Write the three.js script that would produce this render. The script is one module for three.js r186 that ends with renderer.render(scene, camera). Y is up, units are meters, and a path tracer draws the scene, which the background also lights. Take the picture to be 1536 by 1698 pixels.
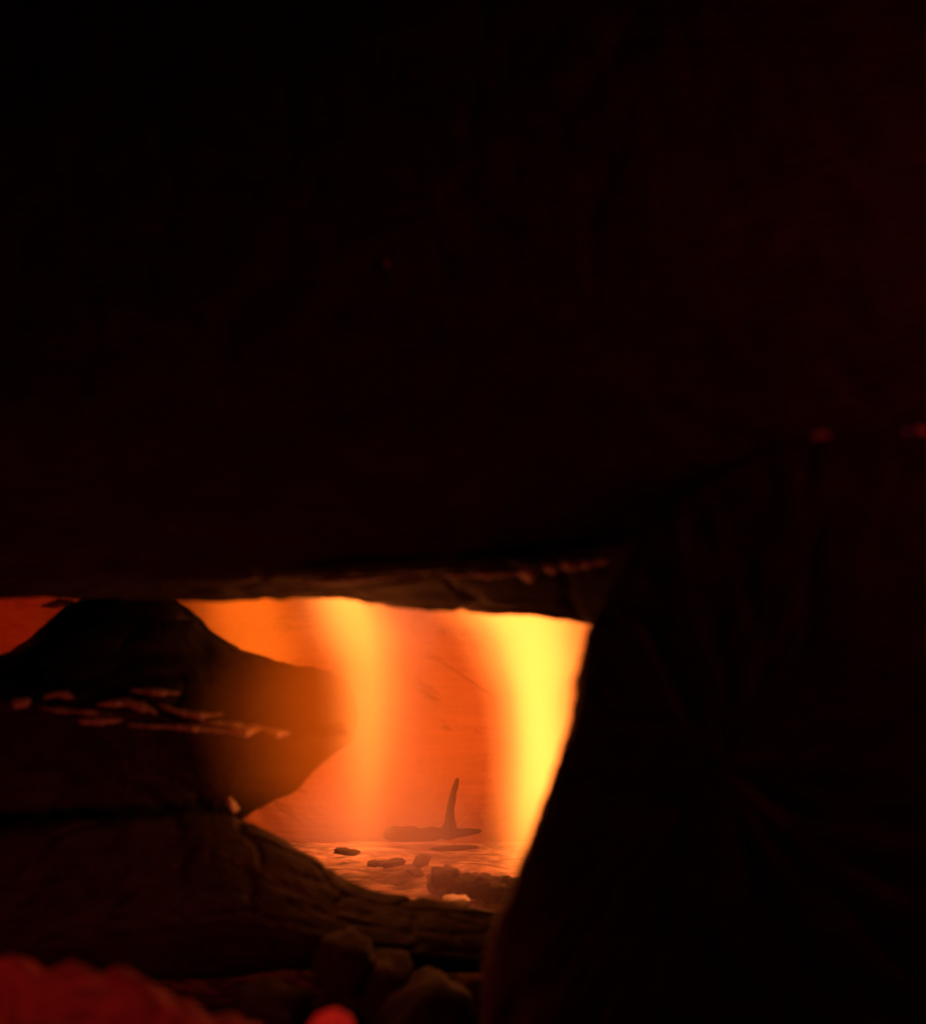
import * as THREE from 'three';
import { mergeGeometries, mergeVertices } from 'three/addons/utils/BufferGeometryUtils.js';
import { ImprovedNoise } from 'three/addons/math/ImprovedNoise.js';

// ---------- camera, night, exposure ----------
const scene = new THREE.Scene();
const camera = new THREE.PerspectiveCamera(24.55, 927 / 1024, 0.05, 30);
camera.position.set(0, 0.51, 1.2);
camera.lookAt(0, 0.30, 0);
camera.focus = 1.42;                       // on the back of the fire; the nearer logs and coals are soft
camera.userData.fStop = 4.2;
const night = new THREE.Color().setRGB(0.0007, 0.00055, 0.0003);
scene.background = night;
const renderer = new THREE.WebGLRenderer({ antialias: true });
renderer.toneMapping = THREE.LinearToneMapping;
renderer.toneMappingExposure = 1;
renderer.shadowMap.enabled = true;

// ---------- helpers ----------
let seed = 20240611;
const rnd = () => { seed = (seed * 1664525 + 1013904223) >>> 0; return seed / 4294967296; };
const range = (a, b) => a + (b - a) * rnd();
const V = (a) => new THREE.Vector3(a[0], a[1], a[2]);
const N = new ImprovedNoise();
const fbm = (x, y, z, o = 4) => { let s = 0, a = 0.5; for (let i = 0; i < o; i++) { s += a * N.noise(x, y, z); x *= 2.03; y *= 2.03; z *= 2.03; a *= 0.5; } return s; };
const hash = (i, j, k) => { let h = (i * 374761393 + j * 668265263 + k * 2147483647) | 0; h = Math.imul(h ^ (h >>> 13), 1274126177); h ^= h >>> 16; return (h >>> 0) / 4294967296; };
function cells(x, y, s) {                  // distance between the two nearest cell centres: 0 on a joint
  const i = Math.floor(x), j = Math.floor(y); let a = 9, b = 9;
  for (let p = -1; p <= 1; p++) for (let q = -1; q <= 1; q++) {
    const dx = i + p + hash(i + p, j + q, s) - x, dy = j + q + hash(i + p, j + q, s + 7) - y, d = Math.hypot(dx, dy);
    if (d < a) { b = a; a = d; } else if (d < b) b = d;
  }
  return b - a;
}
const numbers = {};
function numbered(name) { const n = numbers[name] = (numbers[name] ?? -1) + 1; return n ? name + '_' + String(n).padStart(3, '0') : name; }
function tag(o, label, category, group) { o.userData.label = label; o.userData.category = category; if (group) o.userData.group = group; return o; }
function thing(name, label, category, group) { const g = new THREE.Group(); g.name = numbered(name); scene.add(g); return tag(g, label, category, group); }
function mesh(name, geometry, material, parent) { const m = new THREE.Mesh(geometry, material); m.name = name; m.castShadow = m.receiveShadow = true; parent.add(m); return m; }

function dataTexture(size, at, srgb) {
  const d = new Uint8Array(size * size * 4);
  for (let y = 0; y < size; y++) for (let x = 0; x < size; x++) {
    const c = at(x / size, y / size), k = (y * size + x) * 4;
    for (let n = 0; n < 3; n++) d[k + n] = Math.max(0, Math.min(255, Math.round(c[n] * 255)));
    d[k + 3] = 255;
  }
  const t = new THREE.DataTexture(d, size, size); t.wrapS = t.wrapT = THREE.RepeatWrapping; t.magFilter = THREE.LinearFilter; t.minFilter = THREE.LinearFilter;
  if (srgb) t.colorSpace = THREE.SRGBColorSpace; t.needsUpdate = true; return t;
}
// noise that closes on itself at the edge of the texture
const TAU = Math.PI * 2;
const loop = (u, v, fu, fv, o, s) => { const a = u * TAU, b = v * TAU; return fbm(Math.cos(a) * fu + s, Math.sin(a) * fu + Math.cos(b) * fv, Math.sin(b) * fv + s * 0.7, o); };

// charcoal: nearly black, with grey-brown scorch patches and a fine grain along the log
const charColor = dataTexture(512, (u, v) => {
  const p = loop(u, v, 1.3, 1.6, 4, 3.1), g = loop(u, v, 1.0, 9, 3, 8.4), s = Math.max(0, loop(u, v, 7, 9, 3, 1.2) - 0.2);
  const b = 0.17 + p * 0.10 + g * 0.07 + s * 0.35; return [b * 1.1, b * 0.92, b * 0.82];
}, true);
const charBump = dataTexture(512, (u, v) => { const h = 0.5 + loop(u, v, 1.5, 11, 4, 5.5) * 0.5 + loop(u, v, 9, 9, 3, 2.2) * 0.35; return [h, h, h]; });
const woodColor = dataTexture(512, (u, v) => {
  const g = loop(u, v, 0.9, 10, 4, 4.4), p = loop(u, v, 1.8, 2.2, 4, 9.7), k = Math.max(0, p - 0.12) * 2.2;
  const b = Math.max(0.2, 1 + g * 0.10 - k * 0.5); return [0.62 * b, 0.42 * b, 0.30 * b];
}, true);
const ashColor = dataTexture(256, (u, v) => { const b = 0.84 + loop(u, v, 3, 4, 4, 6.6) * 0.3; return [b, b * 0.96, b * 0.92]; }, true);
const bedColor = dataTexture(512, (u, v) => {       // charred wood top under a broken coat of pale ash
  const k = Math.max(0, Math.min(1, 0.62 + loop(u, v, 2.6, 4, 4, 1.9) * 1.8)), b = 0.30 + 0.36 * k; return [b, b * 0.82, b * 0.72];
}, true);
const emberGlow = dataTexture(256, (u, v) => { const k = Math.max(0, 0.75 + loop(u, v, 1.6, 1.8, 3, 7.3) * 1.1); return [k, k, k]; });
const crumbs = dataTexture(512, (u, v) => { const h = 0.5 + loop(u, v, 6, 6, 4, 3.7) * 0.6; return [h, h, h]; });
const metre = (t, su, sv) => { const c = t.clone(); c.repeat.set(su, sv); c.needsUpdate = true; return c; };
const char = new THREE.MeshStandardMaterial({ map: metre(charColor, 5, 5), bumpMap: metre(charBump, 9, 9), bumpScale: 0.0012, roughness: 0.72 });
const scorched = new THREE.MeshStandardMaterial({ map: metre(woodColor, 4, 5), bumpMap: metre(charBump, 4, 4), bumpScale: 0.0006, roughness: 0.85 });
const bedTop = new THREE.MeshStandardMaterial({ map: metre(bedColor, 5, 8), bumpMap: metre(crumbs, 4, 6), bumpScale: 0.0008, roughness: 0.9 });
const ash = new THREE.MeshStandardMaterial({ map: metre(ashColor, 20, 20), roughness: 0.95 });
const soilColor = dataTexture(512, (u, v) => { const b = 0.15 + loop(u, v, 5, 5, 4, 2.9) * 0.12; return [b * 1.1, b * 0.95, b * 0.85]; }, true);
const soil = new THREE.MeshStandardMaterial({ map: metre(soilColor, 3, 3), bumpMap: metre(crumbs, 4, 4), bumpScale: 0.006, roughness: 0.95 });

// A log as a skin through rings of corner points (metres), with grain, cracked charcoal relief and closed ends.
function corner(r) { let p = r.map(V); for (let k = 0; k < 2; k++) { const q = []; p.forEach((a, i) => { const b = p[(i + 1) % p.length]; q.push(a.clone().lerp(b, 0.22), a.clone().lerp(b, 0.78)); }); p = q; } return p; }
function logGeometry(rings, { along = 160, around = 96, rough = 0.003, crack = 0.002, grain = 0.0008, cu = 26, cv = 40, s = 0, capDome = 0.012, groove } = {}) {
  const rs = rings.map(corner), K = rs[0].length, lines = [];
  for (let k = 0; k < K; k++) lines.push(new THREE.CatmullRomCurve3(rs.map((r) => r[k]), false, 'centripetal'));
  const pos = [], uv = [], idx = [], ringsOut = [];
  for (let i = 0; i <= along; i++) {
    const t = i / along, pts = lines.map((c) => c.getPoint(t));
    const loopCurve = new THREE.CatmullRomCurve3(pts, true, 'centripetal');
    loopCurve.arcLengthDivisions = 160;
    ringsOut.push(pts.length >= 3 ? Array.from({ length: around }, (_, j) => loopCurve.getPoint(j / around)) : pts);
  }
  const centre = ringsOut.map((r) => r.reduce((a, p) => a.add(p), new THREE.Vector3()).divideScalar(around));
  let u = 0;
  const du = [0]; for (let i = 1; i <= along; i++) { u += centre[i].distanceTo(centre[i - 1]); du.push(u); }
  const W = around + 1;
  for (let i = 0; i <= along; i++) {
    let v = 0;
    for (let j = 0; j <= around; j++) {
      const a = ringsOut[i][j % around], nx = ringsOut[i][(j + 1) % around], pv = ringsOut[i][(j + around - 1) % around];
      const al = ringsOut[Math.min(along, i + 1)][j % around].clone().sub(ringsOut[Math.max(0, i - 1)][j % around]);
      const n = nx.clone().sub(pv).cross(al).normalize();
      if (n.dot(a.clone().sub(centre[i])) < 0) n.negate();
      if (j > 0) v += a.distanceTo(ringsOut[i][j - 1]);
      const vv = v, uu = du[i], x = a.x, y = a.y, z = a.z;
      let d = rough * 1.7 * fbm(x * 22 + s, y * 22, z * 22, 4) + grain * N.noise(uu * 18 + s, y * 170, z * 170);
      const w = 0.35 * fbm(x * 30, y * 30 + s, z * 30, 2), c = cells(uu * cu + w, (Math.atan2(y - centre[i].y, z - centre[i].z) / TAU) * cv * 0.5 + w, s | 0);
      d -= crack * Math.max(0, 1 - c / 0.16);
      if (groove) d -= groove(x, y, z);
      pos.push(x + n.x * d, y + n.y * d, z + n.z * d); uv.push(uu, vv);
    }
  }
  for (let i = 0; i < along; i++) for (let j = 0; j < around; j++) { const a = i * W + j, b = a + 1, c = a + W, d = c + 1; idx.push(a, c, b, b, c, d); }
  for (const end of [0, along]) {           // ends: rings drawn in to the middle, slightly domed, with growth rings pressed in
    const ax = centre[end].clone().sub(centre[end ? end - 1 : 1]).normalize(), R = 14; let prev = [];
    for (let j = 0; j <= around; j++) prev.push(end * W + j);
    for (let r = 1; r <= R; r++) {
      const f = 1 - r / R, cur = [];
      for (let j = 0; j <= around; j++) {
        const rim = ringsOut[end][j % around], k = (end * W + j) * 3, p = rim.clone().lerp(centre[end], 1 - f).addScaledVector(new THREE.Vector3(pos[k] - rim.x, pos[k + 1] - rim.y, pos[k + 2] - rim.z), f ** 6);
        const h = capDome * (1 - f * f) + 0.0035 * fbm(p.x * 40 + s, p.y * 40, p.z * 40, 3) - 0.003 * Math.max(0, 1 - cells(p.x * 30 + p.z * 30 + s, p.y * 30, 5) / 0.12);
        p.addScaledVector(ax, f === 0 ? capDome : h);
        cur.push(pos.length / 3); pos.push(p.x, p.y, p.z); uv.push(p.x + p.z, p.y);
      }
      for (let j = 0; j < around; j++) { const a = prev[j], b = prev[j + 1], c = cur[j], d = cur[j + 1]; if (end) idx.push(a, c, b, b, c, d); else idx.push(a, b, c, b, d, c); }
      prev = cur;
    }
  }
  const g = new THREE.BufferGeometry();
  g.setAttribute('position', new THREE.Float32BufferAttribute(pos, 3)); g.setAttribute('uv', new THREE.Float32BufferAttribute(uv, 2)); g.setIndex(idx); g.computeVertexNormals();
  return g;
}
// a lump with an uneven skin: coals, chips, crumbs of ash
function lump(rx, ry, rz, s, uneven = 0.35, detail = 4) {
  const g = mergeVertices(new THREE.IcosahedronGeometry(1, detail)), p = g.attributes.position;
  for (let i = 0; i < p.count; i++) {
    const x = p.getX(i), y = p.getY(i), z = p.getZ(i);
    const q = 1 + uneven * fbm(x * 1.6 + s, y * 1.6 - s, z * 1.6 + 2 * s, 4) * 1.6 - 0.10 * Math.max(0, 1 - cells(x * 2.2 + s, y * 2.2 + z * 1.7, 3) / 0.15);
    const box = Math.pow(Math.max(Math.abs(x), Math.abs(y), Math.abs(z)), -0.45);      // broken coals are blocky
    p.setXYZ(i, x * q * box * rx, y * q * box * ry, z * q * box * rz);
  }
  g.computeVertexNormals(); return g;
}

// ---------- the ground under the fire ----------
{
  const g = new THREE.PlaneGeometry(6, 6, 300, 300).rotateX(-Math.PI / 2), p = g.attributes.position;
  for (let i = 0; i < p.count; i++) p.setY(i, -0.004 + 0.006 * fbm(p.getX(i) * 9, 1, p.getZ(i) * 9, 4) + 0.095 * Math.exp(-((p.getX(i) + 0.15) ** 2 + (p.getZ(i) - 0.25) ** 2) / 0.012));
  g.computeVertexNormals();
  const m = mesh('ground', g, soil, scene); m.userData.kind = 'structure'; m.userData.label = 'dark ash-covered earth under the fire';
}

// ---------- logs ----------
const rear = thing('rear_log', 'scorched brown log standing behind the flames, glowing orange in their light', 'log');
mesh('scorched_surface', logGeometry([[[-0.4826,0.0,-0.25],[-0.4826,0.03,-0.228],[-0.4826,0.09,-0.222],[-0.4826,0.17,-0.226],[-0.4826,0.25,-0.224],[-0.4826,0.32,-0.24],[-0.5028,0.34,-0.3],[-0.5363,0.27,-0.4],[-0.543,0.15,-0.42],[-0.5296,0.02,-0.37]],[[-0.3685,0.0,-0.25],[-0.3685,0.03,-0.228],[-0.3685,0.09,-0.222],[-0.3685,0.17,-0.226],[-0.3685,0.25,-0.224],[-0.3685,0.32,-0.24],[-0.3838,0.34,-0.3],[-0.4094,0.27,-0.4],[-0.4145,0.15,-0.42],[-0.4043,0.02,-0.37]],[[-0.2923,0.0,-0.25],[-0.2923,0.03,-0.228],[-0.2923,0.09,-0.222],[-0.2923,0.17,-0.226],[-0.2923,0.25,-0.224],[-0.2923,0.32,-0.24],[-0.3045,0.34,-0.3],[-0.3248,0.27,-0.4],[-0.3289,0.15,-0.42],[-0.3208,0.02,-0.37]],[[-0.2352,0.0,-0.25],[-0.2352,0.03,-0.228],[-0.2352,0.09,-0.222],[-0.2352,0.17,-0.226],[-0.2352,0.25,-0.224],[-0.2352,0.32,-0.24],[-0.245,0.34,-0.3],[-0.2614,0.27,-0.4],[-0.2646,0.15,-0.42],[-0.2581,0.02,-0.37]],[[-0.1781,0.0,-0.25],[-0.1781,0.03,-0.228],[-0.1781,0.09,-0.222],[-0.1781,0.17,-0.226],[-0.1781,0.25,-0.224],[-0.1781,0.32,-0.24],[-0.1856,0.34,-0.3],[-0.1979,0.27,-0.4],[-0.2004,0.15,-0.42],[-0.1955,0.02,-0.37]],[[-0.121,0.0,-0.25],[-0.121,0.03,-0.228],[-0.121,0.09,-0.222],[-0.121,0.17,-0.226],[-0.121,0.25,-0.224],[-0.121,0.32,-0.24],[-0.1261,0.34,-0.3],[-0.1345,0.27,-0.4],[-0.1362,0.15,-0.42],[-0.1328,0.02,-0.37]],[[-0.0639,0.0,-0.25],[-0.0639,0.03,-0.228],[-0.0639,0.09,-0.222],[-0.0639,0.17,-0.226],[-0.0639,0.25,-0.224],[-0.0639,0.32,-0.24],[-0.0666,0.34,-0.3],[-0.0711,0.27,-0.4],[-0.0719,0.15,-0.42],[-0.0702,0.02,-0.37]],[[-0.0069,0.0,-0.25],[-0.0069,0.03,-0.228],[-0.0069,0.09,-0.222],[-0.0069,0.17,-0.226],[-0.0069,0.25,-0.224],[-0.0069,0.32,-0.24],[-0.0071,0.34,-0.3],[-0.0076,0.27,-0.4],[-0.0077,0.15,-0.42],[-0.0075,0.02,-0.37]],[[0.0502,0.0,-0.25],[0.0502,0.03,-0.228],[0.0502,0.09,-0.222],[0.0502,0.17,-0.226],[0.0502,0.25,-0.224],[0.0502,0.32,-0.24],[0.0523,0.34,-0.3],[0.0558,0.27,-0.4],[0.0565,0.15,-0.42],[0.0551,0.02,-0.37]],[[0.1073,0.0,-0.25],[0.1073,0.03,-0.228],[0.1073,0.09,-0.222],[0.1073,0.17,-0.226],[0.1073,0.25,-0.224],[0.1073,0.32,-0.24],[0.1118,0.34,-0.3],[0.1193,0.27,-0.4],[0.1208,0.15,-0.42],[0.1178,0.02,-0.37]],[[0.1644,0.0,-0.25],[0.1644,0.03,-0.228],[0.1644,0.09,-0.222],[0.1644,0.17,-0.226],[0.1644,0.25,-0.224],[0.1644,0.32,-0.24],[0.1713,0.34,-0.3],[0.1827,0.27,-0.4],[0.185,0.15,-0.42],[0.1804,0.02,-0.37]],[[0.2406,0.0,-0.25],[0.2406,0.03,-0.228],[0.2406,0.09,-0.222],[0.2406,0.17,-0.226],[0.2406,0.25,-0.224],[0.2406,0.32,-0.24],[0.2506,0.34,-0.3],[0.2673,0.27,-0.4],[0.2706,0.15,-0.42],[0.264,0.02,-0.37]]], { along: 220, around: 110, rough: 0.003, crack: 0.0022, grain: 0.0003, cu: 9, cv: 40, s: 3 }), scorched, rear);
const bed = thing('bed_log', 'flat ash-coated log lying beneath the flames, its top lit salmon', 'log');
mesh('burnt_surface', logGeometry([[[-0.2433,0.05,-0.205],[-0.2425,0.06,-0.195],[-0.2373,0.0645,-0.17],[-0.2269,0.0665,-0.11],[-0.2182,0.0635,-0.06],[-0.213,0.055,-0.035],[-0.2113,0.03,-0.025],[-0.2165,0.002,-0.05],[-0.2286,-0.004,-0.12],[-0.2407,0.004,-0.19]],[[-0.1757,0.05,-0.205],[-0.1751,0.06,-0.195],[-0.1714,0.0645,-0.17],[-0.1638,0.0665,-0.11],[-0.1576,0.0635,-0.06],[-0.1538,0.055,-0.035],[-0.1526,0.03,-0.025],[-0.1563,0.002,-0.05],[-0.1651,-0.004,-0.12],[-0.1739,0.004,-0.19]],[[-0.1307,0.05,-0.205],[-0.1302,0.06,-0.195],[-0.1274,0.0645,-0.17],[-0.1218,0.0665,-0.11],[-0.1172,0.0635,-0.06],[-0.1144,0.055,-0.035],[-0.1135,0.03,-0.025],[-0.1163,0.002,-0.05],[-0.1228,-0.004,-0.12],[-0.1293,0.004,-0.19]],[[-0.0931,0.05,-0.205],[-0.0928,0.06,-0.195],[-0.0908,0.0645,-0.17],[-0.0868,0.0665,-0.11],[-0.0835,0.0635,-0.06],[-0.0815,0.055,-0.035],[-0.0809,0.03,-0.025],[-0.0828,0.002,-0.05],[-0.0875,-0.004,-0.12],[-0.0921,0.004,-0.19]],[[-0.0556,0.05,-0.205],[-0.0554,0.06,-0.195],[-0.0542,0.0645,-0.17],[-0.0518,0.0665,-0.11],[-0.0498,0.0635,-0.06],[-0.0487,0.055,-0.035],[-0.0483,0.03,-0.025],[-0.0494,0.002,-0.05],[-0.0522,-0.004,-0.12],[-0.055,0.004,-0.19]],[[-0.018,0.05,-0.205],[-0.018,0.06,-0.195],[-0.0176,0.0645,-0.17],[-0.0168,0.0665,-0.11],[-0.0162,0.0635,-0.06],[-0.0158,0.055,-0.035],[-0.0157,0.03,-0.025],[-0.016,0.002,-0.05],[-0.0169,-0.004,-0.12],[-0.0178,0.004,-0.19]],[[0.0195,0.05,-0.205],[0.0195,0.06,-0.195],[0.019,0.0645,-0.17],[0.0182,0.0665,-0.11],[0.0175,0.0635,-0.06],[0.0171,0.055,-0.035],[0.017,0.03,-0.025],[0.0174,0.002,-0.05],[0.0183,-0.004,-0.12],[0.0193,0.004,-0.19]],[[0.0571,0.05,-0.205],[0.0569,0.06,-0.195],[0.0557,0.0645,-0.17],[0.0532,0.0665,-0.11],[0.0512,0.0635,-0.06],[0.05,0.055,-0.035],[0.0496,0.03,-0.025],[0.0508,0.002,-0.05],[0.0536,-0.004,-0.12],[0.0565,0.004,-0.19]],[[0.1021,0.05,-0.205],[0.1018,0.06,-0.195],[0.0996,0.0645,-0.17],[0.0952,0.0665,-0.11],[0.0916,0.0635,-0.06],[0.0894,0.055,-0.035],[0.0887,0.03,-0.025],[0.0909,0.002,-0.05],[0.096,-0.004,-0.12],[0.101,0.004,-0.19]],[[0.1472,0.05,-0.205],[0.1467,0.06,-0.195],[0.1435,0.0645,-0.17],[0.1372,0.0665,-0.11],[0.132,0.0635,-0.06],[0.1289,0.055,-0.035],[0.1278,0.03,-0.025],[0.131,0.002,-0.05],[0.1383,-0.004,-0.12],[0.1456,0.004,-0.19]]], { along: 200, around: 96, rough: 0.0022, crack: 0.0022, grain: 0.0003, cu: 7, cv: 46, s: 11 }), bedTop, bed);
const side = thing('side_log', 'charred log with broken end under the big log, pale ash along its ridge', 'log');
mesh('charred_surface', logGeometry([[[-0.3358,0.2005,-0.04],[-0.3306,0.2022,-0.02],[-0.3198,0.21,0.02],[-0.3129,0.2138,0.046],[-0.3125,0.2112,0.048],[-0.3214,0.1652,0.022],[-0.3258,0.1248,0.012],[-0.3452,0.1085,-0.06],[-0.3555,0.1681,-0.11],[-0.3501,0.1733,-0.09]],[[-0.2898,0.2088,-0.04],[-0.2852,0.2103,-0.02],[-0.2761,0.2135,0.02],[-0.2703,0.213,0.046],[-0.27,0.2103,0.048],[-0.2776,0.1647,0.022],[-0.2814,0.1248,0.012],[-0.2982,0.1085,-0.06],[-0.3071,0.1681,-0.11],[-0.302,0.182,-0.09]],[[-0.2504,0.2159,-0.04],[-0.2465,0.2173,-0.02],[-0.2387,0.2166,0.02],[-0.2338,0.2122,0.046],[-0.2335,0.2096,0.048],[-0.2401,0.1644,0.022],[-0.2434,0.1248,0.012],[-0.2579,0.1085,-0.06],[-0.2656,0.1681,-0.11],[-0.261,0.1894,-0.09]],[[-0.2371,0.223,-0.04],[-0.2334,0.2244,-0.02],[-0.2262,0.2196,0.02],[-0.2217,0.2115,0.046],[-0.2214,0.2089,0.048],[-0.2276,0.164,0.022],[-0.2307,0.1248,0.012],[-0.2445,0.1085,-0.06],[-0.2517,0.1681,-0.11],[-0.2471,0.1968,-0.09]],[[-0.2237,0.2355,-0.04],[-0.2202,0.2366,-0.02],[-0.2136,0.2252,0.02],[-0.2095,0.2108,0.046],[-0.2093,0.2082,0.048],[-0.2151,0.1636,0.022],[-0.218,0.1248,0.012],[-0.231,0.1085,-0.06],[-0.2379,0.1681,-0.11],[-0.2332,0.2098,-0.09]],[[-0.2137,0.2441,-0.04],[-0.2103,0.2451,-0.02],[-0.2042,0.229,0.02],[-0.2004,0.2102,0.046],[-0.2001,0.2076,0.048],[-0.2057,0.1633,0.022],[-0.2085,0.1248,0.012],[-0.221,0.1085,-0.06],[-0.2275,0.1681,-0.11],[-0.2227,0.2188,-0.09]],[[-0.2038,0.2485,-0.04],[-0.2006,0.2494,-0.02],[-0.1948,0.2306,0.02],[-0.1913,0.2092,0.046],[-0.191,0.2066,0.048],[-0.1964,0.1628,0.022],[-0.199,0.1248,0.012],[-0.2109,0.1085,-0.06],[-0.2172,0.1681,-0.11],[-0.2125,0.2234,-0.09]],[[-0.1908,0.2518,-0.04],[-0.1878,0.2527,-0.02],[-0.1824,0.2314,0.02],[-0.1791,0.2076,0.046],[-0.1789,0.205,0.048],[-0.1839,0.162,0.022],[-0.1863,0.1248,0.012],[-0.1975,0.1085,-0.06],[-0.2033,0.1681,-0.11],[-0.1988,0.2269,-0.09]],[[-0.1746,0.251,-0.04],[-0.1718,0.2519,-0.02],[-0.1669,0.23,0.02],[-0.164,0.2056,0.046],[-0.1638,0.203,0.048],[-0.1683,0.1614,0.022],[-0.1705,0.1258,0.012],[-0.1806,0.1095,-0.06],[-0.186,0.1681,-0.11],[-0.1819,0.2261,-0.09]],[[-0.1616,0.2485,-0.04],[-0.1591,0.2495,-0.02],[-0.1545,0.228,0.02],[-0.1518,0.2039,0.046],[-0.1516,0.2013,0.048],[-0.1558,0.1611,0.022],[-0.1578,0.127,0.012],[-0.1672,0.1108,-0.06],[-0.1722,0.1681,-0.11],[-0.1685,0.2235,-0.09]],[[-0.1488,0.2401,-0.04],[-0.1465,0.2411,-0.02],[-0.1422,0.2229,0.02],[-0.1397,0.2019,0.046],[-0.1395,0.1993,0.048],[-0.1433,0.1607,0.022],[-0.1451,0.1282,0.012],[-0.1537,0.1121,-0.06],[-0.1584,0.1681,-0.11],[-0.1551,0.2146,-0.09]],[[-0.136,0.2302,-0.04],[-0.1339,0.2315,-0.02],[-0.1299,0.2172,0.02],[-0.1275,0.1999,0.046],[-0.1273,0.1973,0.048],[-0.1308,0.1603,0.022],[-0.1324,0.1295,0.012],[-0.1403,0.1134,-0.06],[-0.1445,0.1681,-0.11],[-0.1418,0.2044,-0.09]],[[-0.1231,0.2216,-0.04],[-0.1212,0.2229,-0.02],[-0.1176,0.212,0.02],[-0.1153,0.198,0.046],[-0.1152,0.1954,0.048],[-0.1182,0.1618,0.022],[-0.1196,0.1345,0.012],[-0.1268,0.1188,-0.06],[-0.1307,0.1681,-0.11],[-0.1283,0.1953,-0.09]],[[-0.1102,0.2155,-0.04],[-0.1085,0.217,-0.02],[-0.1052,0.2086,0.02],[-0.1031,0.197,0.046],[-0.103,0.1944,0.048],[-0.1057,0.1645,0.022],[-0.1069,0.1412,0.012],[-0.1132,0.1258,-0.06],[-0.1169,0.1681,-0.11],[-0.1149,0.189,-0.09]],[[-0.094,0.2105,-0.04],[-0.0925,0.2121,-0.02],[-0.0897,0.2058,0.02],[-0.0879,0.1962,0.046],[-0.0878,0.1936,0.048],[-0.09,0.1687,0.022],[-0.0909,0.1505,0.012],[-0.0964,0.1356,-0.06],[-0.0996,0.1681,-0.11],[-0.0979,0.1838,-0.09]],[[-0.0777,0.2077,-0.04],[-0.0765,0.2093,-0.02],[-0.0741,0.2043,0.02],[-0.0726,0.1959,0.046],[-0.0725,0.1933,0.048],[-0.0743,0.1766,0.022],[-0.075,0.1668,0.012],[-0.0795,0.1529,-0.06],[-0.0823,0.1681,-0.11],[-0.081,0.1809,-0.09]],[[-0.0679,0.2037,-0.04],[-0.0669,0.2054,-0.02],[-0.0648,0.2023,0.02],[-0.0635,0.1957,0.046],[-0.0634,0.1931,0.048],[-0.0649,0.1804,0.022],[-0.0655,0.1746,0.012],[-0.0694,0.1612,-0.06],[-0.0719,0.1681,-0.11],[-0.0708,0.1767,-0.09]],[[-0.063,0.2011,-0.04],[-0.0621,0.2028,-0.02],[-0.0601,0.201,0.02],[-0.0589,0.1956,0.046],[-0.0588,0.193,0.048],[-0.0602,0.1823,0.022],[-0.0607,0.1785,0.012],[-0.0643,0.1653,-0.06],[-0.0667,0.1681,-0.11],[-0.0657,0.174,-0.09]]], { along: 200, around: 110, rough: 0.0032, crack: 0.0022, s: 21, capDome: 0.006 }), char, side);
const front = thing('front_log', 'black charred log lying low across the red embers', 'log');
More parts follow.
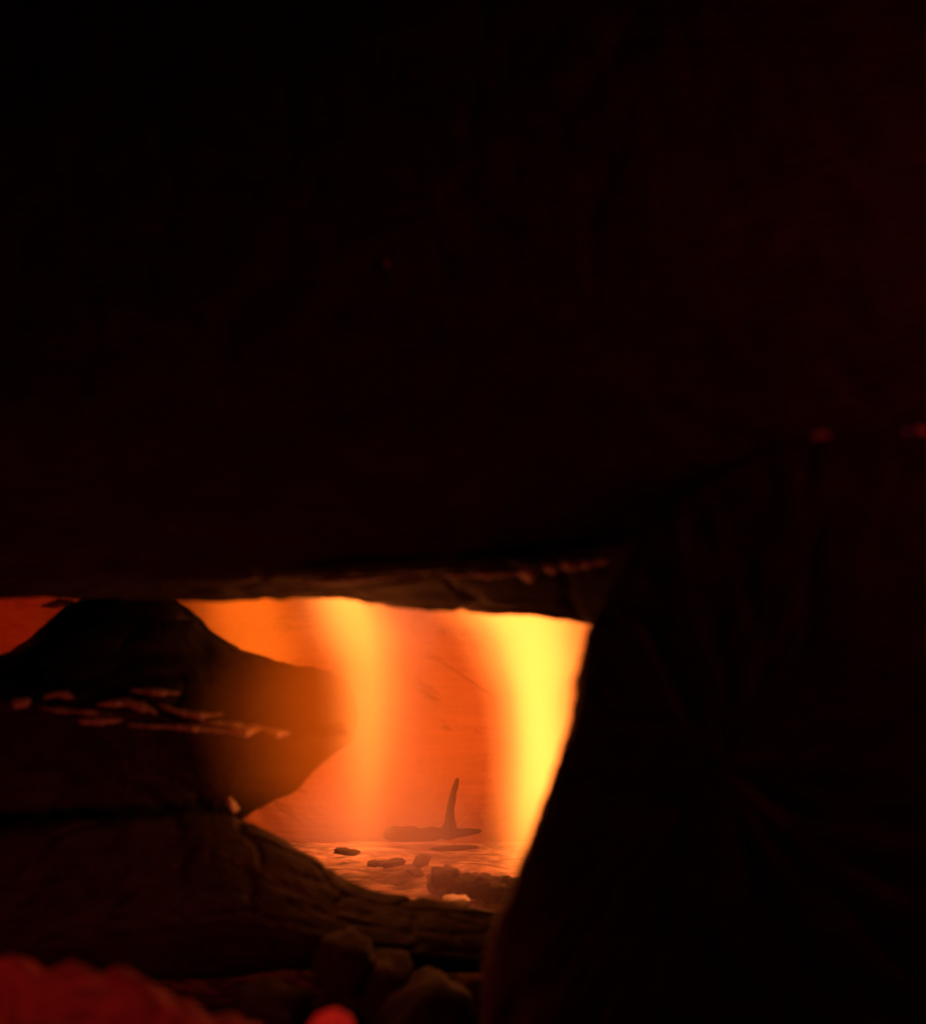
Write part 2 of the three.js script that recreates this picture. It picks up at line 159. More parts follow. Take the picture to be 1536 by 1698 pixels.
mesh('charred_surface', logGeometry([[[-0.3331,0.1352,0.03],[-0.3314,0.1365,0.036],[-0.33,0.1326,0.042],[-0.3287,0.1042,0.052],[-0.3276,0.0918,0.058],[-0.3311,0.0629,0.05],[-0.3399,0.0479,0.02],[-0.3479,0.0499,-0.01],[-0.3471,0.0781,-0.012],[-0.3376,0.1195,0.016]],[[-0.2862,0.1378,0.03],[-0.2848,0.1391,0.036],[-0.2836,0.1352,0.042],[-0.2824,0.1054,0.052],[-0.2816,0.0931,0.058],[-0.2846,0.0629,0.05],[-0.2922,0.0479,0.02],[-0.2991,0.0499,-0.01],[-0.2983,0.0795,-0.012],[-0.2901,0.1222,0.016]],[[-0.2394,0.1404,0.03],[-0.2382,0.1416,0.036],[-0.2371,0.1378,0.042],[-0.2362,0.1067,0.052],[-0.2355,0.0944,0.058],[-0.2381,0.0629,0.05],[-0.2444,0.0479,0.02],[-0.2502,0.0499,-0.01],[-0.2495,0.0809,-0.012],[-0.2426,0.1248,0.016]],[[-0.2019,0.143,0.03],[-0.2009,0.1442,0.036],[-0.2,0.1403,0.042],[-0.1993,0.1085,0.052],[-0.1987,0.0962,0.058],[-0.2009,0.064,0.05],[-0.2062,0.049,0.02],[-0.2111,0.051,-0.01],[-0.2105,0.0828,-0.012],[-0.2046,0.1274,0.016]],[[-0.1644,0.1464,0.03],[-0.1636,0.1476,0.036],[-0.1629,0.1437,0.042],[-0.1623,0.1107,0.052],[-0.1618,0.0984,0.058],[-0.1637,0.065,0.05],[-0.168,0.05,0.02],[-0.172,0.0521,-0.01],[-0.1715,0.0851,-0.012],[-0.1667,0.1309,0.016]],[[-0.1364,0.1482,0.03],[-0.1357,0.1494,0.036],[-0.1351,0.1455,0.042],[-0.1346,0.1124,0.052],[-0.1342,0.1001,0.058],[-0.1357,0.0666,0.05],[-0.1393,0.0517,0.02],[-0.1426,0.0537,-0.01],[-0.1422,0.0869,-0.012],[-0.1382,0.1327,0.016]],[[-0.1146,0.1444,0.03],[-0.1141,0.1457,0.036],[-0.1136,0.1418,0.042],[-0.1131,0.1118,0.052],[-0.1128,0.0995,0.058],[-0.114,0.0691,0.05],[-0.117,0.0543,0.02],[-0.1198,0.0564,-0.01],[-0.1195,0.0862,-0.012],[-0.1162,0.1289,0.016]],[[-0.0992,0.1372,0.03],[-0.0987,0.1385,0.036],[-0.0982,0.1346,0.042],[-0.0978,0.1091,0.052],[-0.0975,0.0968,0.058],[-0.0985,0.0709,0.05],[-0.1011,0.0561,0.02],[-0.1035,0.0582,-0.01],[-0.1033,0.0833,-0.012],[-0.1005,0.1216,0.016]],[[-0.0837,0.1261,0.03],[-0.0833,0.1274,0.036],[-0.0829,0.1236,0.042],[-0.0825,0.1045,0.052],[-0.0822,0.0922,0.058],[-0.083,0.0727,0.05],[-0.0852,0.0579,0.02],[-0.0872,0.0601,-0.01],[-0.0871,0.0785,-0.012],[-0.0848,0.1103,0.016]],[[-0.0697,0.1163,0.03],[-0.0694,0.1177,0.036],[-0.0691,0.1139,0.042],[-0.0687,0.0994,0.052],[-0.0685,0.0871,0.058],[-0.0691,0.0722,0.05],[-0.0709,0.0575,0.02],[-0.0726,0.0596,-0.01],[-0.0725,0.0731,-0.012],[-0.0707,0.1004,0.016]],[[-0.0526,0.1085,0.03],[-0.0523,0.1099,0.036],[-0.0521,0.1061,0.042],[-0.0518,0.0953,0.052],[-0.0516,0.0829,0.058],[-0.052,0.0716,0.05],[-0.0534,0.0569,0.02],[-0.0547,0.059,-0.01],[-0.0547,0.0687,-0.012],[-0.0533,0.0924,0.016]],[[-0.0338,0.1033,0.03],[-0.0337,0.1047,0.036],[-0.0335,0.101,0.042],[-0.0333,0.0924,0.052],[-0.0332,0.0801,0.058],[-0.0334,0.071,0.05],[-0.0343,0.0562,0.02],[-0.0351,0.0583,-0.01],[-0.0352,0.0657,-0.012],[-0.0343,0.0871,0.016]],[[-0.0119,0.1001,0.03],[-0.0119,0.1015,0.036],[-0.0118,0.0978,0.042],[-0.0117,0.0904,0.052],[-0.0117,0.0781,0.058],[-0.0118,0.0702,0.05],[-0.0121,0.0554,0.02],[-0.0124,0.0576,-0.01],[-0.0124,0.0636,-0.012],[-0.0121,0.0839,0.016]],[[0.01,0.0972,0.03],[0.01,0.0986,0.036],[0.0099,0.0949,0.042],[0.0099,0.0886,0.052],[0.0098,0.0763,0.058],[0.0099,0.0695,0.05],[0.0102,0.0547,0.02],[0.0104,0.0568,-0.01],[0.0104,0.0617,-0.012],[0.0102,0.0809,0.016]],[[0.0351,0.0943,0.03],[0.035,0.0958,0.036],[0.0348,0.092,0.042],[0.0346,0.0868,0.052],[0.0344,0.0745,0.058],[0.0347,0.0687,0.05],[0.0356,0.0538,0.02],[0.0365,0.0559,-0.01],[0.0365,0.0598,-0.012],[0.0356,0.078,0.016]],[[0.0603,0.0915,0.03],[0.06,0.093,0.036],[0.0597,0.0892,0.042],[0.0592,0.085,0.052],[0.0591,0.0727,0.058],[0.0595,0.0678,0.05],[0.0611,0.0529,0.02],[0.0625,0.055,-0.01],[0.0626,0.0578,-0.012],[0.0611,0.0751,0.016]]], { along: 200, around: 96, rough: 0.003, crack: 0.0022, s: 37 }), char, front);
const upper = thing('upper_log', 'huge black log lying across the top of the fire', 'log');
mesh('charred_surface', logGeometry([[[-0.3436,0.2767,0.095],[-0.3419,0.2807,0.1],[-0.3329,0.3847,0.112],[-0.3274,0.5008,0.11],[-0.3386,0.6296,0.05],[-0.3743,0.6919,-0.08],[-0.4366,0.5339,-0.26],[-0.4452,0.3129,-0.25],[-0.4043,0.2355,-0.1],[-0.3562,0.2661,0.055],[-0.3521,0.2689,0.068]],[[-0.2799,0.2789,0.095],[-0.2785,0.2829,0.1],[-0.2712,0.3847,0.112],[-0.2667,0.5008,0.11],[-0.2759,0.6296,0.05],[-0.305,0.6919,-0.08],[-0.3557,0.5339,-0.26],[-0.3628,0.3129,-0.25],[-0.3294,0.2355,-0.1],[-0.2902,0.2669,0.055],[-0.2869,0.2696,0.068]],[[-0.222,0.2811,0.095],[-0.2209,0.2851,0.1],[-0.2152,0.3847,0.112],[-0.2116,0.5008,0.11],[-0.2189,0.6296,0.05],[-0.242,0.6919,-0.08],[-0.2822,0.5339,-0.26],[-0.2878,0.3129,-0.25],[-0.2613,0.2355,-0.1],[-0.2302,0.2676,0.055],[-0.2276,0.2704,0.068]],[[-0.1757,0.2817,0.095],[-0.1749,0.2857,0.1],[-0.1704,0.3847,0.112],[-0.1675,0.5008,0.11],[-0.1733,0.6296,0.05],[-0.1916,0.6919,-0.08],[-0.2234,0.5339,-0.26],[-0.2278,0.3129,-0.25],[-0.2069,0.2355,-0.1],[-0.1823,0.2665,0.055],[-0.1802,0.2693,0.068]],[[-0.1353,0.2823,0.095],[-0.1346,0.2863,0.1],[-0.1311,0.3847,0.112],[-0.129,0.5008,0.11],[-0.1334,0.6296,0.05],[-0.1475,0.6919,-0.08],[-0.172,0.5339,-0.26],[-0.1754,0.3129,-0.25],[-0.1593,0.2355,-0.1],[-0.1403,0.2655,0.055],[-0.1387,0.2683,0.068]],[[-0.0977,0.2829,0.095],[-0.0972,0.2868,0.1],[-0.0947,0.3847,0.112],[-0.0931,0.5008,0.11],[-0.0963,0.6296,0.05],[-0.1065,0.6919,-0.08],[-0.1242,0.5339,-0.26],[-0.1267,0.3129,-0.25],[-0.115,0.2355,-0.1],[-0.1013,0.2658,0.055],[-0.1002,0.2686,0.068]],[[-0.0601,0.2841,0.095],[-0.0598,0.288,0.1],[-0.0583,0.3847,0.112],[-0.0573,0.5008,0.11],[-0.0593,0.6296,0.05],[-0.0655,0.6919,-0.08],[-0.0764,0.5339,-0.26],[-0.0779,0.3129,-0.25],[-0.0708,0.2355,-0.1],[-0.0624,0.2661,0.055],[-0.0617,0.2689,0.068]],[[-0.037,0.2852,0.095],[-0.0368,0.2892,0.1],[-0.0359,0.3847,0.112],[-0.0353,0.5008,0.11],[-0.0365,0.6296,0.05],[-0.0403,0.6919,-0.08],[-0.047,0.5339,-0.26],[-0.048,0.3129,-0.25],[-0.0436,0.2355,-0.1],[-0.0384,0.2612,0.055],[-0.038,0.264,0.068]],[[-0.0139,0.2865,0.095],[-0.0138,0.2904,0.1],[-0.0134,0.3847,0.112],[-0.0132,0.5008,0.11],[-0.0137,0.6296,0.05],[-0.0151,0.6919,-0.08],[-0.0176,0.5339,-0.26],[-0.018,0.3129,-0.25],[-0.0163,0.2355,-0.1],[-0.0144,0.2603,0.055],[-0.0142,0.2631,0.068]],[[0.0092,0.2879,0.095],[0.0092,0.2918,0.1],[0.009,0.3847,0.112],[0.0088,0.5008,0.11],[0.0091,0.6296,0.05],[0.0101,0.6919,-0.08],[0.0118,0.5339,-0.26],[0.012,0.3129,-0.25],[0.0109,0.2355,-0.1],[0.0096,0.2594,0.055],[0.0095,0.2622,0.068]],[[0.0294,0.2895,0.095],[0.0293,0.2934,0.1],[0.0286,0.3847,0.112],[0.0281,0.5008,0.11],[0.0291,0.6296,0.05],[0.0321,0.6919,-0.08],[0.0375,0.5339,-0.26],[0.0382,0.3129,-0.25],[0.0347,0.2355,-0.1],[0.0306,0.2568,0.055],[0.0303,0.2596,0.068]],[[0.0468,0.2916,0.095],[0.0465,0.2955,0.1],[0.0454,0.3847,0.112],[0.0446,0.5008,0.11],[0.0462,0.6296,0.05],[0.051,0.6919,-0.08],[0.0595,0.5339,-0.26],[0.0607,0.3129,-0.25],[0.0551,0.2355,-0.1],[0.0487,0.2536,0.055],[0.0481,0.2565,0.068]],[[0.0669,0.2952,0.095],[0.0666,0.2991,0.1],[0.065,0.3847,0.112],[0.0639,0.5008,0.11],[0.0661,0.6296,0.05],[0.0731,0.6919,-0.08],[0.0853,0.5339,-0.26],[0.0869,0.3129,-0.25],[0.0789,0.2355,-0.1],[0.0697,0.2499,0.055],[0.0689,0.2528,0.068]],[[0.0842,0.2984,0.095],[0.0838,0.3022,0.1],[0.0818,0.3847,0.112],[0.0805,0.5008,0.11],[0.0832,0.6296,0.05],[0.092,0.6919,-0.08],[0.1073,0.5339,-0.26],[0.1094,0.3129,-0.25],[0.0994,0.2355,-0.1],[0.0878,0.2481,0.055],[0.0868,0.2511,0.068]],[[0.1244,0.3046,0.095],[0.1238,0.3085,0.1],[0.121,0.3847,0.112],[0.119,0.5008,0.11],[0.1231,0.6296,0.05],[0.1361,0.6919,-0.08],[0.1588,0.5339,-0.26],[0.1619,0.3129,-0.25],[0.147,0.2355,-0.1],[0.1299,0.244,0.055],[0.1285,0.247,0.068]],[[0.2105,0.3156,0.095],[0.2094,0.3194,0.1],[0.2051,0.3847,0.112],[0.2017,0.5008,0.11],[0.2086,0.6296,0.05],[0.2306,0.6919,-0.08],[0.269,0.5339,-0.26],[0.2743,0.3129,-0.25],[0.2491,0.2355,-0.1],[0.2202,0.2419,0.055],[0.2177,0.2449,0.068]],[[0.3533,0.3338,0.095],[0.3515,0.3375,0.1],[0.3452,0.3847,0.112],[0.3395,0.5008,0.11],[0.3511,0.6296,0.05],[0.3882,0.6919,-0.08],[0.4528,0.5339,-0.26],[0.4617,0.3129,-0.25],[0.4192,0.2355,-0.1],[0.3709,0.2384,0.055],[0.3667,0.2415,0.068]]], { along: 240, around: 150, rough: 0.0028, crack: 0.0018, cu: 16, cv: 60, s: 45 }), char, upper);
const leaning = thing('leaning_log', 'black split log standing upright beside the yellow flame, angular edge towards it', 'log');
mesh('charred_surface', logGeometry([[[0.1113,0.3312,0.118],[0.0821,0.3046,0.118],[0.0711,0.2844,0.118],[0.0619,0.2656,0.118],[0.0576,0.2437,0.118],[0.0563,0.229,0.118],[0.0549,0.2211,0.118],[0.0546,0.2187,0.118],[0.0516,0.2099,0.118],[0.0471,0.1945,0.118],[0.0415,0.1742,0.118],[0.0284,0.1441,0.118],[0.0177,0.1199,0.118],[0.0134,0.0863,0.118],[0.0135,0.0368,0.118],[0.0108,-0.0839,0.118],[0.2233,-0.0839,0.118],[0.403,-0.0839,0.118],[0.3885,0.1592,0.118],[0.3762,0.3658,0.118],[0.2925,0.3629,0.118],[0.2188,0.359,0.118],[0.1808,0.3567,0.118],[0.1501,0.3522,0.118]],[[0.1048,0.3381,0.16],[0.0768,0.3126,0.16],[0.0661,0.2932,0.16],[0.0573,0.2751,0.16],[0.0531,0.2541,0.16],[0.0519,0.24,0.16],[0.0506,0.2323,0.16],[0.0503,0.23,0.16],[0.0473,0.2215,0.16],[0.043,0.2067,0.16],[0.0376,0.1872,0.16],[0.025,0.1583,0.16],[0.0148,0.135,0.16],[0.0107,0.1027,0.16],[0.0107,0.0551,0.16],[0.0081,-0.0608,0.16],[0.2124,-0.0608,0.16],[0.385,-0.0608,0.16],[0.3712,0.1728,0.16],[0.3595,0.3714,0.16],[0.279,0.3687,0.16],[0.2082,0.3649,0.16],[0.1717,0.3627,0.16],[0.1422,0.3583,0.16]],[[0.0997,0.3448,0.2],[0.0728,0.3202,0.2],[0.0625,0.3015,0.2],[0.0541,0.2841,0.2],[0.05,0.2639,0.2],[0.0488,0.2503,0.2],[0.0476,0.243,0.2],[0.0473,0.2408,0.2],[0.0445,0.2326,0.2],[0.0403,0.2184,0.2],[0.0351,0.1996,0.2],[0.023,0.1719,0.2],[0.0131,0.1495,0.2],[0.0092,0.1184,0.2],[0.0092,0.0726,0.2],[0.0066,-0.0389,0.2],[0.2031,-0.0389,0.2],[0.3691,-0.0389,0.2],[0.3559,0.1858,0.2],[0.3446,0.3767,0.2],[0.2672,0.3741,0.2],[0.1991,0.3704,0.2],[0.164,0.3684,0.2],[0.1357,0.3642,0.2]],[[0.0957,0.3505,0.235],[0.0697,0.3268,0.235],[0.0598,0.3088,0.235],[0.0517,0.292,0.235],[0.0478,0.2725,0.235],[0.0466,0.2594,0.235],[0.0454,0.2523,0.235],[0.0451,0.2502,0.235],[0.0424,0.2423,0.235],[0.0384,0.2286,0.235],[0.0334,0.2105,0.235],[0.0217,0.1837,0.235],[0.0122,0.1621,0.235],[0.0083,0.1321,0.235],[0.0084,0.0879,0.235],[0.0059,-0.0197,0.235],[0.1954,-0.0197,0.235],[0.3556,-0.0197,0.235],[0.3429,0.1971,0.235],[0.3321,0.3814,0.235],[0.2574,0.3789,0.235],[0.1917,0.3753,0.235],[0.1578,0.3733,0.235],[0.1304,0.3693,0.235]],[[0.0953,0.3519,0.252],[0.0701,0.3288,0.252],[0.0605,0.3114,0.252],[0.0525,0.2951,0.252],[0.0488,0.2761,0.252],[0.0476,0.2634,0.252],[0.0465,0.2565,0.252],[0.0462,0.2545,0.252],[0.0436,0.2468,0.252],[0.0397,0.2335,0.252],[0.0348,0.2159,0.252],[0.0235,0.1899,0.252],[0.0143,0.1689,0.252],[0.0105,0.1399,0.252],[0.0106,0.097,0.252],[0.0082,-0.0073,0.252],[0.1921,-0.0073,0.252],[0.3475,-0.0073,0.252],[0.3352,0.203,0.252],[0.3247,0.3818,0.252],[0.2522,0.3794,0.252],[0.1884,0.376,0.252],[0.1555,0.374,0.252],[0.129,0.3701,0.252]]], { along: 60, around: 220, rough: 0.0025, crack: 0.0016, cu: 18, cv: 60, s: 58, capDome: 0.004 }), char, leaning);

// crusts of pale ash: thin crumbling ribbons that follow a ridge of their log
function ashCrust(parent, path, w, h, s) {
  const c = new THREE.CatmullRomCurve3(path.map(V)), n = Math.max(10, Math.round(c.getLength() / 0.0012)), pos = [], idx = [], uv = [], M = 10;
  for (let i = 0; i <= n; i++) {
    const t = i / n, p = c.getPoint(t), q = Math.sqrt(Math.max(0, Math.sin(Math.PI * t))) * Math.max(0.12, 0.7 + 1.1 * fbm(t * c.getLength() * 130 + s * 5.3, s, 2, 3));
    for (let j = 0; j < M; j++) {
      const a = j / M * TAU, e = 1 + 0.35 * N.noise(p.x * 300, a * 1.5, s);
      pos.push(p.x, p.y + Math.sin(a) * h * q * e, p.z + Math.cos(a) * w * q * e); uv.push(t * c.getLength(), j / M * 0.02);
    }
  }
  for (let i = 0; i < n; i++) for (let j = 0; j < M; j++) { const a = i * M + j, b = i * M + (j + 1) % M; idx.push(a, b, a + M, b, b + M, a + M); }
  const g = new THREE.BufferGeometry(); g.setAttribute('position', new THREE.Float32BufferAttribute(pos, 3)); g.setAttribute('uv', new THREE.Float32BufferAttribute(uv, 2)); g.setIndex(idx); g.computeVertexNormals();
  return mesh('ash_crust', g, ash, parent);
}
ashCrust(side, [[-0.195, 0.2009, 0.047], [-0.1851, 0.2015, 0.048], [-0.1714, 0.2018, 0.048]], 0.0052, 0.0030, 1);
ashCrust(side, [[-0.2284, 0.211, 0.046], [-0.224, 0.2103, 0.047], [-0.218, 0.2113, 0.046]], 0.0052, 0.0047, 2);
ashCrust(side, [[-0.213, 0.2124, 0.043], [-0.204, 0.214, 0.042], [-0.1963, 0.2118, 0.043]], 0.0039, 0.0024, 3);
ashCrust(side, [[-0.1852, 0.2094, 0.046], [-0.1731, 0.2098, 0.045], [-0.1594, 0.2056, 0.046]], 0.0039, 0.0024, 4);
ashCrust(side, [[-0.1543, 0.2091, 0.045], [-0.1426, 0.2053, 0.046], [-0.1334, 0.204, 0.047], [-0.1207, 0.2044, 0.046]], 0.0039, 0.0022, 5);
ashCrust(side, [[-0.1576, 0.1995, 0.049], [-0.1424, 0.1983, 0.049], [-0.1303, 0.1973, 0.049], [-0.1181, 0.1961, 0.049]], 0.0039, 0.0020, 6);
ashCrust(side, [[-0.1196, 0.1961, 0.049], [-0.1105, 0.1961, 0.049], [-0.1023, 0.1973, 0.049]], 0.0052, 0.0027, 7);
ashCrust(side, [[-0.0999, 0.1955, 0.049], [-0.0938, 0.1951, 0.049], [-0.0878, 0.1949, 0.048]], 0.0039, 0.0024, 8);
ashCrust(side, [[-0.1691, 0.2154, 0.04], [-0.1554, 0.2145, 0.04], [-0.1432, 0.2135, 0.04]], 0.0039, 0.0019, 9);
ashCrust(side, [[-0.2253, 0.2445, -0.025], [-0.2176, 0.2458, -0.025], [-0.2066, 0.2471, -0.025]], 0.0052, 0.0027, 10);
ashCrust(side, [[-0.1222, 0.1549, 0.03], [-0.1195, 0.1517, 0.03], [-0.1152, 0.1495, 0.03]], 0.0052, 0.0061, 11);
ashCrust(upper, [[-0.0823, 0.2847, 0.108], [-0.0594, 0.2859, 0.108], [-0.0365, 0.2873, 0.108], [-0.0137, 0.2885, 0.108]], 0.0039, 0.0015, 12);
ashCrust(upper, [[-0.0137, 0.2885, 0.108], [0.0063, 0.2893, 0.108], [0.022, 0.2899, 0.108], [0.0314, 0.2908, 0.108]], 0.0051, 0.0027, 13);
ashCrust(upper, [[0.0263, 0.2902, 0.108], [0.032, 0.2905, 0.108], [0.036, 0.2908, 0.108]], 0.0078, 0.0058, 14);
ashCrust(upper, [[0.0377, 0.2928, 0.108], [0.0419, 0.2925, 0.108], [0.0462, 0.2931, 0.108]], 0.0055, 0.0042, 15);
ashCrust(upper, [[0.0462, 0.2937, 0.108], [0.0533, 0.2943, 0.108], [0.0619, 0.2955, 0.108], [0.0718, 0.2969, 0.108]], 0.0058, 0.0045, 16);
ashCrust(side, [[-0.2157, 0.2082, 0.046], [-0.2003, 0.2065, 0.047], [-0.1882, 0.2059, 0.047], [-0.176, 0.2046, 0.047]], 0.004, 0.0016, 21);
ashCrust(side, [[-0.1734, 0.2118, 0.043], [-0.161, 0.2079, 0.045], [-0.1542, 0.2044, 0.046]], 0.004, 0.0020, 22);
ashCrust(side, [[-0.1334, 0.2005, 0.048], [-0.1212, 0.1999, 0.048], [-0.106, 0.198, 0.048], [-0.0908, 0.1961, 0.048]], 0.004, 0.0014, 23);
ashCrust(side, [[-0.1698, 0.2002, 0.049], [-0.1607, 0.1992, 0.049], [-0.1485, 0.1989, 0.049]], 0.004, 0.0014, 24);
ashCrust(upper, [[-0.0366, 0.4384, 0.113], [-0.0353, 0.4362, 0.113], [-0.0339, 0.434, 0.113]], 0.002, 0.0016, 25);
ashCrust(leaning, [[0.1431, 0.3696, 0.225], [0.1498, 0.3714, 0.225], [0.1574, 0.3706, 0.225]], 0.004, 0.0035, 17);
ashCrust(leaning, [[0.1821, 0.3719, 0.225], [0.1897, 0.3727, 0.225], [0.1997, 0.3724, 0.225]], 0.004, 0.003, 18);

// ---------- charcoal bits on the bed log ----------
{
  const t = thing('charred_stick', 'thin charred stick with an upright splinter, standing out against the flames', 'stick');
  const rod = (a, r) => { const c = new THREE.CatmullRomCurve3(a.map(V)), g = new THREE.TubeGeometry(c, 50, 1, 12, false), p = g.attributes.position;
    for (let i = 0; i <= 50; i++) { const q = c.getPoint(i / 50), rr = r(i / 50); for (let j = 0; j <= 12; j++) { const k = i * 13 + j, d = new THREE.Vector3().fromBufferAttribute(p, k).sub(q).multiplyScalar(rr * (1 + 0.35 * N.noise(q.x * 160, q.y * 160, j * 0.6))); p.setXYZ(k, q.x + d.x, q.y + d.y, q.z + d.z); } }
    g.computeVertexNormals(); return g; };
  mesh('stick', rod([[-0.0482, 0.0719, -0.17], [-0.0248, 0.0719, -0.17], [-0.0084, 0.0727, -0.17], [0.0117, 0.0742, -0.17]], (u) => (0.0046 - 0.0032 * u * u) * Math.min(1, u * 10 + 0.35) * Math.sqrt(1 - u ** 20)), char, t);
  mesh('splinter', rod([[-0.0084, 0.0704, -0.17], [-0.0077, 0.0848, -0.17], [-0.0062, 0.0961, -0.17], [-0.0029, 0.1075, -0.17]], (u) => (0.0019 + 0.0042 * (1 - u) ** 4) * Math.sqrt(1 - u ** 16)), char, t);
  const w = mesh('charred_twig', rod([[-0.0202, 0.0693, -0.15], [-0.0065, 0.0697, -0.15], [0.0097, 0.0708, -0.15]], (u) => 0.0017 * Math.sqrt(Math.max(0, Math.sin(Math.PI * u)))), char, scene); tag(w, 'thin dark twig lying just in front of the charred stick', 'twig');
}
[[-0.0504, 0.0703, -0.12], [-0.0409, 0.0707, -0.12], [-0.0239, 0.0734, -0.115], [-0.0271, 0.0715, -0.1], [-0.068, 0.0776, -0.12]].forEach((p, i) => { const m = mesh(numbered('charcoal_flake'), lump(0.006 + 0.002 * (i % 3), 0.0016, 0.004, 50 + i * 2.1, 0.5, 3), char, scene); m.position.set(...p); m.rotation.y = i * 0.7; tag(m, 'small flat charcoal flake lying on the pale top of the bed log', 'charcoal', 'charcoal flakes on the bed log'); });
const bits = [[742, 1462, -0.075, 0.009, 0.0085, 0.008], [772, 1470, -0.07, 0.010, 0.0075, 0.008], [800, 1468, -0.07, 0.008, 0.0068, 0.008], [832, 1472, -0.07, 0.009, 0.0065, 0.008], [862, 1474, -0.07, 0.009, 0.007, 0.008]];
const spots = [[-0.0102, 0.0746, -0.075], [0, 0.0731, -0.07], [0.0109, 0.0728, -0.07], [0.0218, 0.0721, -0.07], [0.032, 0.0713, -0.07]];
const chipLabels = ['jagged charcoal chip at the open end of the row, beside the ash flake', 'dark charcoal chip second from the open end of the row', 'dark charcoal chip in the middle of the row below the yellow flame', 'dark charcoal chip next to the one touching the leaning log', 'dark charcoal chip of the row half hidden by the leaning log'];
bits.forEach((b, i) => { const m = mesh(numbered('charcoal_chip'), lump(b[3], b[4], b[5], i * 3.7 + 1, 0.5, 4), char, scene); m.position.set(...spots[i]); m.rotation.y = i; tag(m, chipLabels[i], 'charcoal', 'charcoal chips on the bed log'); });
{
  const m = mesh('ash_flake', lump(0.0075, 0.0028, 0.006, 4.4, 0.4, 3), ash, scene); m.position.set(...[-0.004, 0.0737, -0.045]); tag(m, 'pale ash flake in front of the charcoal chips', 'ash');
}

// ---------- embers ----------
function coal(at, r, glow, s, label, group, light) {
  const m = new THREE.MeshStandardMaterial({ map: metre(charColor, 1, 1), roughness: 0.9, emissive: new THREE.Color().setRGB(1, 0.02, 0.012), emissiveIntensity: glow, emissiveMap: glow > 0 ? emberGlow : null });
  const o = mesh(numbered('ember_coal'), lump(r, r * 0.8, r * 0.9, s, 0.25, 4), m, scene); o.position.set(...at); o.rotation.set(s, s * 2, s * 3);
  tag(o, label, 'ember', group);
  if (light) { const l = new THREE.PointLight(new THREE.Color().setRGB(1, 0.06, 0.04), light, 0, 2); l.shadow.radius = 1; l.castShadow = true; l.position.set(0, r * 0.5, 0); l.name = 'ember_light'; o.add(l); }
  return o;
}
const inBed = 'dull red glowing coal in the ember bed under the front log', inBedGroup = 'coals in the ember bed';
[[-0.1927, 0.1269, 0.26], [-0.1687, 0.1215, 0.26], [-0.1446, 0.1194, 0.26], [-0.1219, 0.1108, 0.26], [-0.2177, 0.1272, 0.25], [-0.1027, 0.0986, 0.25], [-0.175, 0.1146, 0.29], [-0.1431, 0.1067, 0.29]].forEach((p, i) => coal(p, range(0.022, 0.028), 0.09 - 0.005 * i, i * 1.9 + 0.4, inBed, inBedGroup, i === 1 || i === 4 ? 0.007 : 0));
coal([-0.0549, 0.1257, 0.27], 0.010, 0.36, 31, 'small bright red ember glowing alone beneath the front log', null, 0.003);
[[[-0.0592, 0.0885, 0.09], 0.016], [[-0.0387, 0.0714, 0.08], 0.02], [[-0.0954, 0.0595, 0.09], 0.022], [[-0.0202, 0.0636, 0.1], 0.024]].forEach(([p, r], i) => coal(p, r, 0, 40 + i * 2.3, ['burnt-out coal wedged under the front log above the small bright ember', 'burnt-out coal under the front log between the ember and the leaning log', 'burnt-out coal between the ember bed and the small bright ember', 'burnt-out coal at the foot of the leaning log'][i], 'burnt-out coals'));
// an upright log with a smouldering top stands off to the right; its red glow tints the faces there
{
  const t = thing('smouldering_log', 'upright charred log with a red smouldering top beyond the leaning log', 'log');
  const ringAt = (y, r) => Array.from({ length: 10 }, (_, k) => [0.47 + Math.cos(k / 10 * TAU) * r, y, 0.36 + Math.sin(k / 10 * TAU) * r]);
  mesh('charred_surface', logGeometry([ringAt(-0.005, 0.062), ringAt(0.12, 0.058), ringAt(0.28, 0.056), ringAt(0.40, 0.052)], { along: 80, around: 60, s: 71 }), char, t);
  const glow = new THREE.MeshStandardMaterial({ map: charColor, roughness: 0.9, emissive: new THREE.Color().setRGB(1, 0.02, 0.012), emissiveIntensity: 0.8, emissiveMap: emberGlow });
  const e = mesh('smouldering_end', lump(0.046, 0.02, 0.046, 12, 0.3, 4), glow, t); e.position.set(0.47, 0.418, 0.36);
  const l = new THREE.PointLight(new THREE.Color().setRGB(1, 0.04, 0.04), 0.06, 0, 2); l.shadow.radius = 2; l.castShadow = true; l.name = 'ember_light'; l.position.set(0.43, 0.47, 0.37); t.add(l);
}

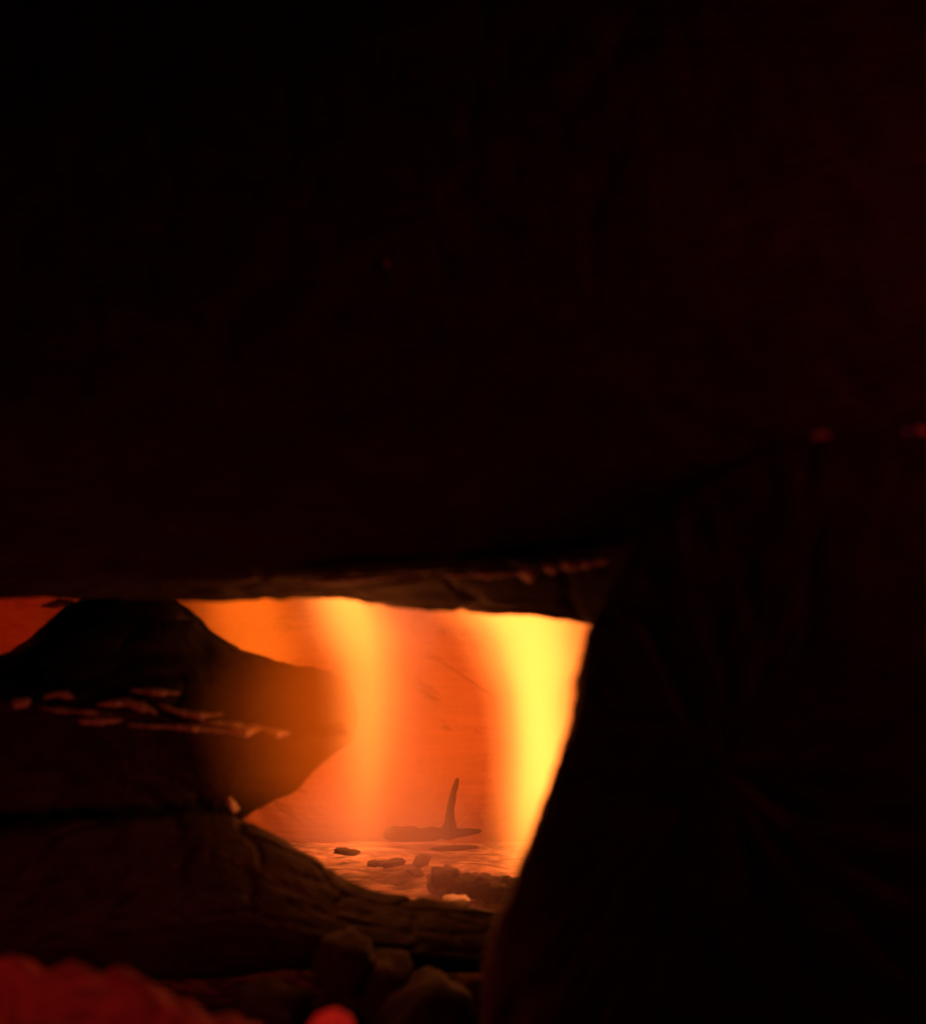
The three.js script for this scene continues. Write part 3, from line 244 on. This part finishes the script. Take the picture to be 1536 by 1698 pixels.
// ---------- flames ----------
// A flame is a few closed lens-shaped skins, one inside the other, round one spine; each gives off light and thins out towards its sides and ends.
function flame(label, spine, radius, { shells = 3, depth = 4, color = [1, 0.21, 0.028], s = 0, flat = 0.45, light = 0, lightAt = 0.45, ends = [0.25, 0.2], streak = 0.35, skew = 0, lightColor = [1, 0.22, 0.045] } = {}) {
  const t = thing('flame', label, 'flame');
  const c = new THREE.CatmullRomCurve3(spine.map(V), false, 'centripetal'), rc = (u) => { const x = u * (radius.length - 1), i = Math.min(radius.length - 2, Math.floor(x)), f = x - i, e = f * f * (3 - 2 * f); return radius[i] + (radius[i + 1] - radius[i]) * e; };
  const smooth = (x) => { x = Math.max(0, Math.min(1, x)); return x * x * (3 - 2 * x); };
  const n = 90, M = 64, A = 0.16, sizes = [1, 0.72, 0.5].slice(0, shells);
  sizes.forEach((q, k) => {
    const pos = [], col = [], idx = [];
    for (let i = 0; i <= n; i++) {
      const u = i / n, p = c.getPoint(u), env = Math.sqrt(Math.max(0, 1 - Math.pow(Math.abs(2 * u - 1), 8))), r = rc(u) * q * env + 1e-5;
      const tip = smooth(u / ends[0]) * smooth((1 - u) / ends[1]);
      for (let j = 0; j < M; j++) {
        const b = j / M * TAU, x = Math.cos(b), w = 1 + 0.12 * N.noise(x * 0.9 + s, u * 2.4 - s, Math.sin(b) * 0.9 + k * 0.3);
        const thin = Math.pow(1 - x * x, 2) * (1 + skew * x), lick = 1 + streak * fbm(x * 2.2 * q + s * 3, u * 1.3 + s, k * 0.7 + Math.sign(Math.sin(b)), 3) * 1.6;
        const e = depth / shells / (2 * A);
        pos.push(p.x + x * r * w, p.y, p.z + Math.sin(b) * r * w * flat);
        col.push(color[0] * e, color[1] * e, color[2] * e, A * Math.max(0, thin * tip * lick));
      }
    }
    for (let i = 0; i < n; i++) for (let j = 0; j < M; j++) { const x = i * M + j, y = i * M + (j + 1) % M; idx.push(x, x + M, y, y, x + M, y + M); }
    const g = new THREE.BufferGeometry(); g.setAttribute('position', new THREE.Float32BufferAttribute(pos, 3)); g.setAttribute('color', new THREE.Float32BufferAttribute(col, 4)); g.setIndex(idx); g.computeVertexNormals();
    const o = mesh(k ? 'inner_flame' : 'outer_flame', g, new THREE.MeshBasicMaterial({ vertexColors: true, transparent: true, depthWrite: false, side: THREE.DoubleSide }), t); o.castShadow = false;
  });
  if (light) { const l = new THREE.PointLight(new THREE.Color().setRGB(...lightColor), light, 0, 2); l.position.copy(c.getPoint(lightAt)); l.shadow.radius = 1.2; l.castShadow = true; l.name = 'flame_light'; t.add(l); }
  return t;
}
flame('tall yellow flame curling up against the leaning log', [[0.0286, 0.0522, -0.1], [0.0398, 0.0889, -0.11], [0.0452, 0.1258, -0.12], [0.0439, 0.1655, -0.12], [0.0416, 0.1976, -0.12], [0.0336, 0.2225, -0.12], [0.0145, 0.2612, -0.12]], [0.024, 0.034, 0.035, 0.036, 0.048, 0.06, 0.055], { depth: 6.5, light: 0.05, s: 2, ends: [0.35, 0.15], streak: 0.3 });
flame('narrow orange flame rising past the broken end of the side log', [[-0.0538, 0.1111, 0.03], [-0.0504, 0.1579, 0.045], [-0.0493, 0.1942, 0.05], [-0.0499, 0.2273, 0.045], [-0.0553, 0.2457, 0.03], [-0.0708, 0.2825, 0.01]], [0.022, 0.026, 0.028, 0.028, 0.033, 0.032], { depth: 4.6, light: 0.009, lightAt: 0.35, s: 9, ends: [0.8, 0.1], flat: 0.4, skew: 0.25 });
flame('low orange flame above the side log', [[-0.1152, 0.1592, -0.13], [-0.1198, 0.2024, -0.13], [-0.1247, 0.2238, -0.13], [-0.1311, 0.2593, -0.13]], [0.03, 0.045, 0.046, 0.03], { shells: 2, depth: 1.2, s: 14, light: 0.010, color: [1, 0.14, 0.006] });
flame('dim red flame glimmering in the gap behind the side log', [[-0.264, 0.1784, -0.14], [-0.2596, 0.2037, -0.14], [-0.2574, 0.2181, -0.14], [-0.2581, 0.2503, -0.14]], [0.03, 0.04, 0.04, 0.03], { shells: 2, depth: 0.16, s: 31, light: 0.003, color: [1, 0.02, 0.002], lightColor: [1, 0.06, 0.03], ends: [0.3, 0.3] });
flame('faint broad flame in the middle above the bed log', [[-0.0394, 0.0311, -0.16], [-0.0558, 0.0772, -0.17], [-0.0537, 0.1187, -0.17], [-0.0425, 0.1784, -0.17], [-0.0279, 0.2518, -0.17]], [0.06, 0.07, 0.05, 0.04, 0.045], { shells: 2, depth: 0.9, s: 17, color: [1, 0.18, 0.05], flat: 0.3, light: 0.02, lightAt: 0.3 });
flame('thin veil of flame in front of the broken end of the side log', [[-0.0514, 0.126, 0.055], [-0.0491, 0.1765, 0.065], [-0.0503, 0.2137, 0.065], [-0.0508, 0.241, 0.05], [-0.0487, 0.2687, 0.02]], [0.05, 0.085, 0.09, 0.08, 0.05], { shells: 2, depth: 0.62, s: 23, color: [1, 0.115, 0.003], flat: 0.15, ends: [0.32, 0.4] });
flame('low salmon flame licking over the bed log behind the charcoal chips', [[-0.0111, 0.0382, -0.05], [-0.0162, 0.0769, -0.06], [-0.023, 0.1053, -0.07], [-0.0231, 0.1339, -0.08], [-0.0164, 0.1627, -0.09]], [0.06, 0.07, 0.065, 0.045, 0.03], { shells: 2, depth: 0.42, s: 37, color: [1, 0.15, 0.04], flat: 0.2, ends: [0.5, 0.55] });

renderer.render(scene, camera);
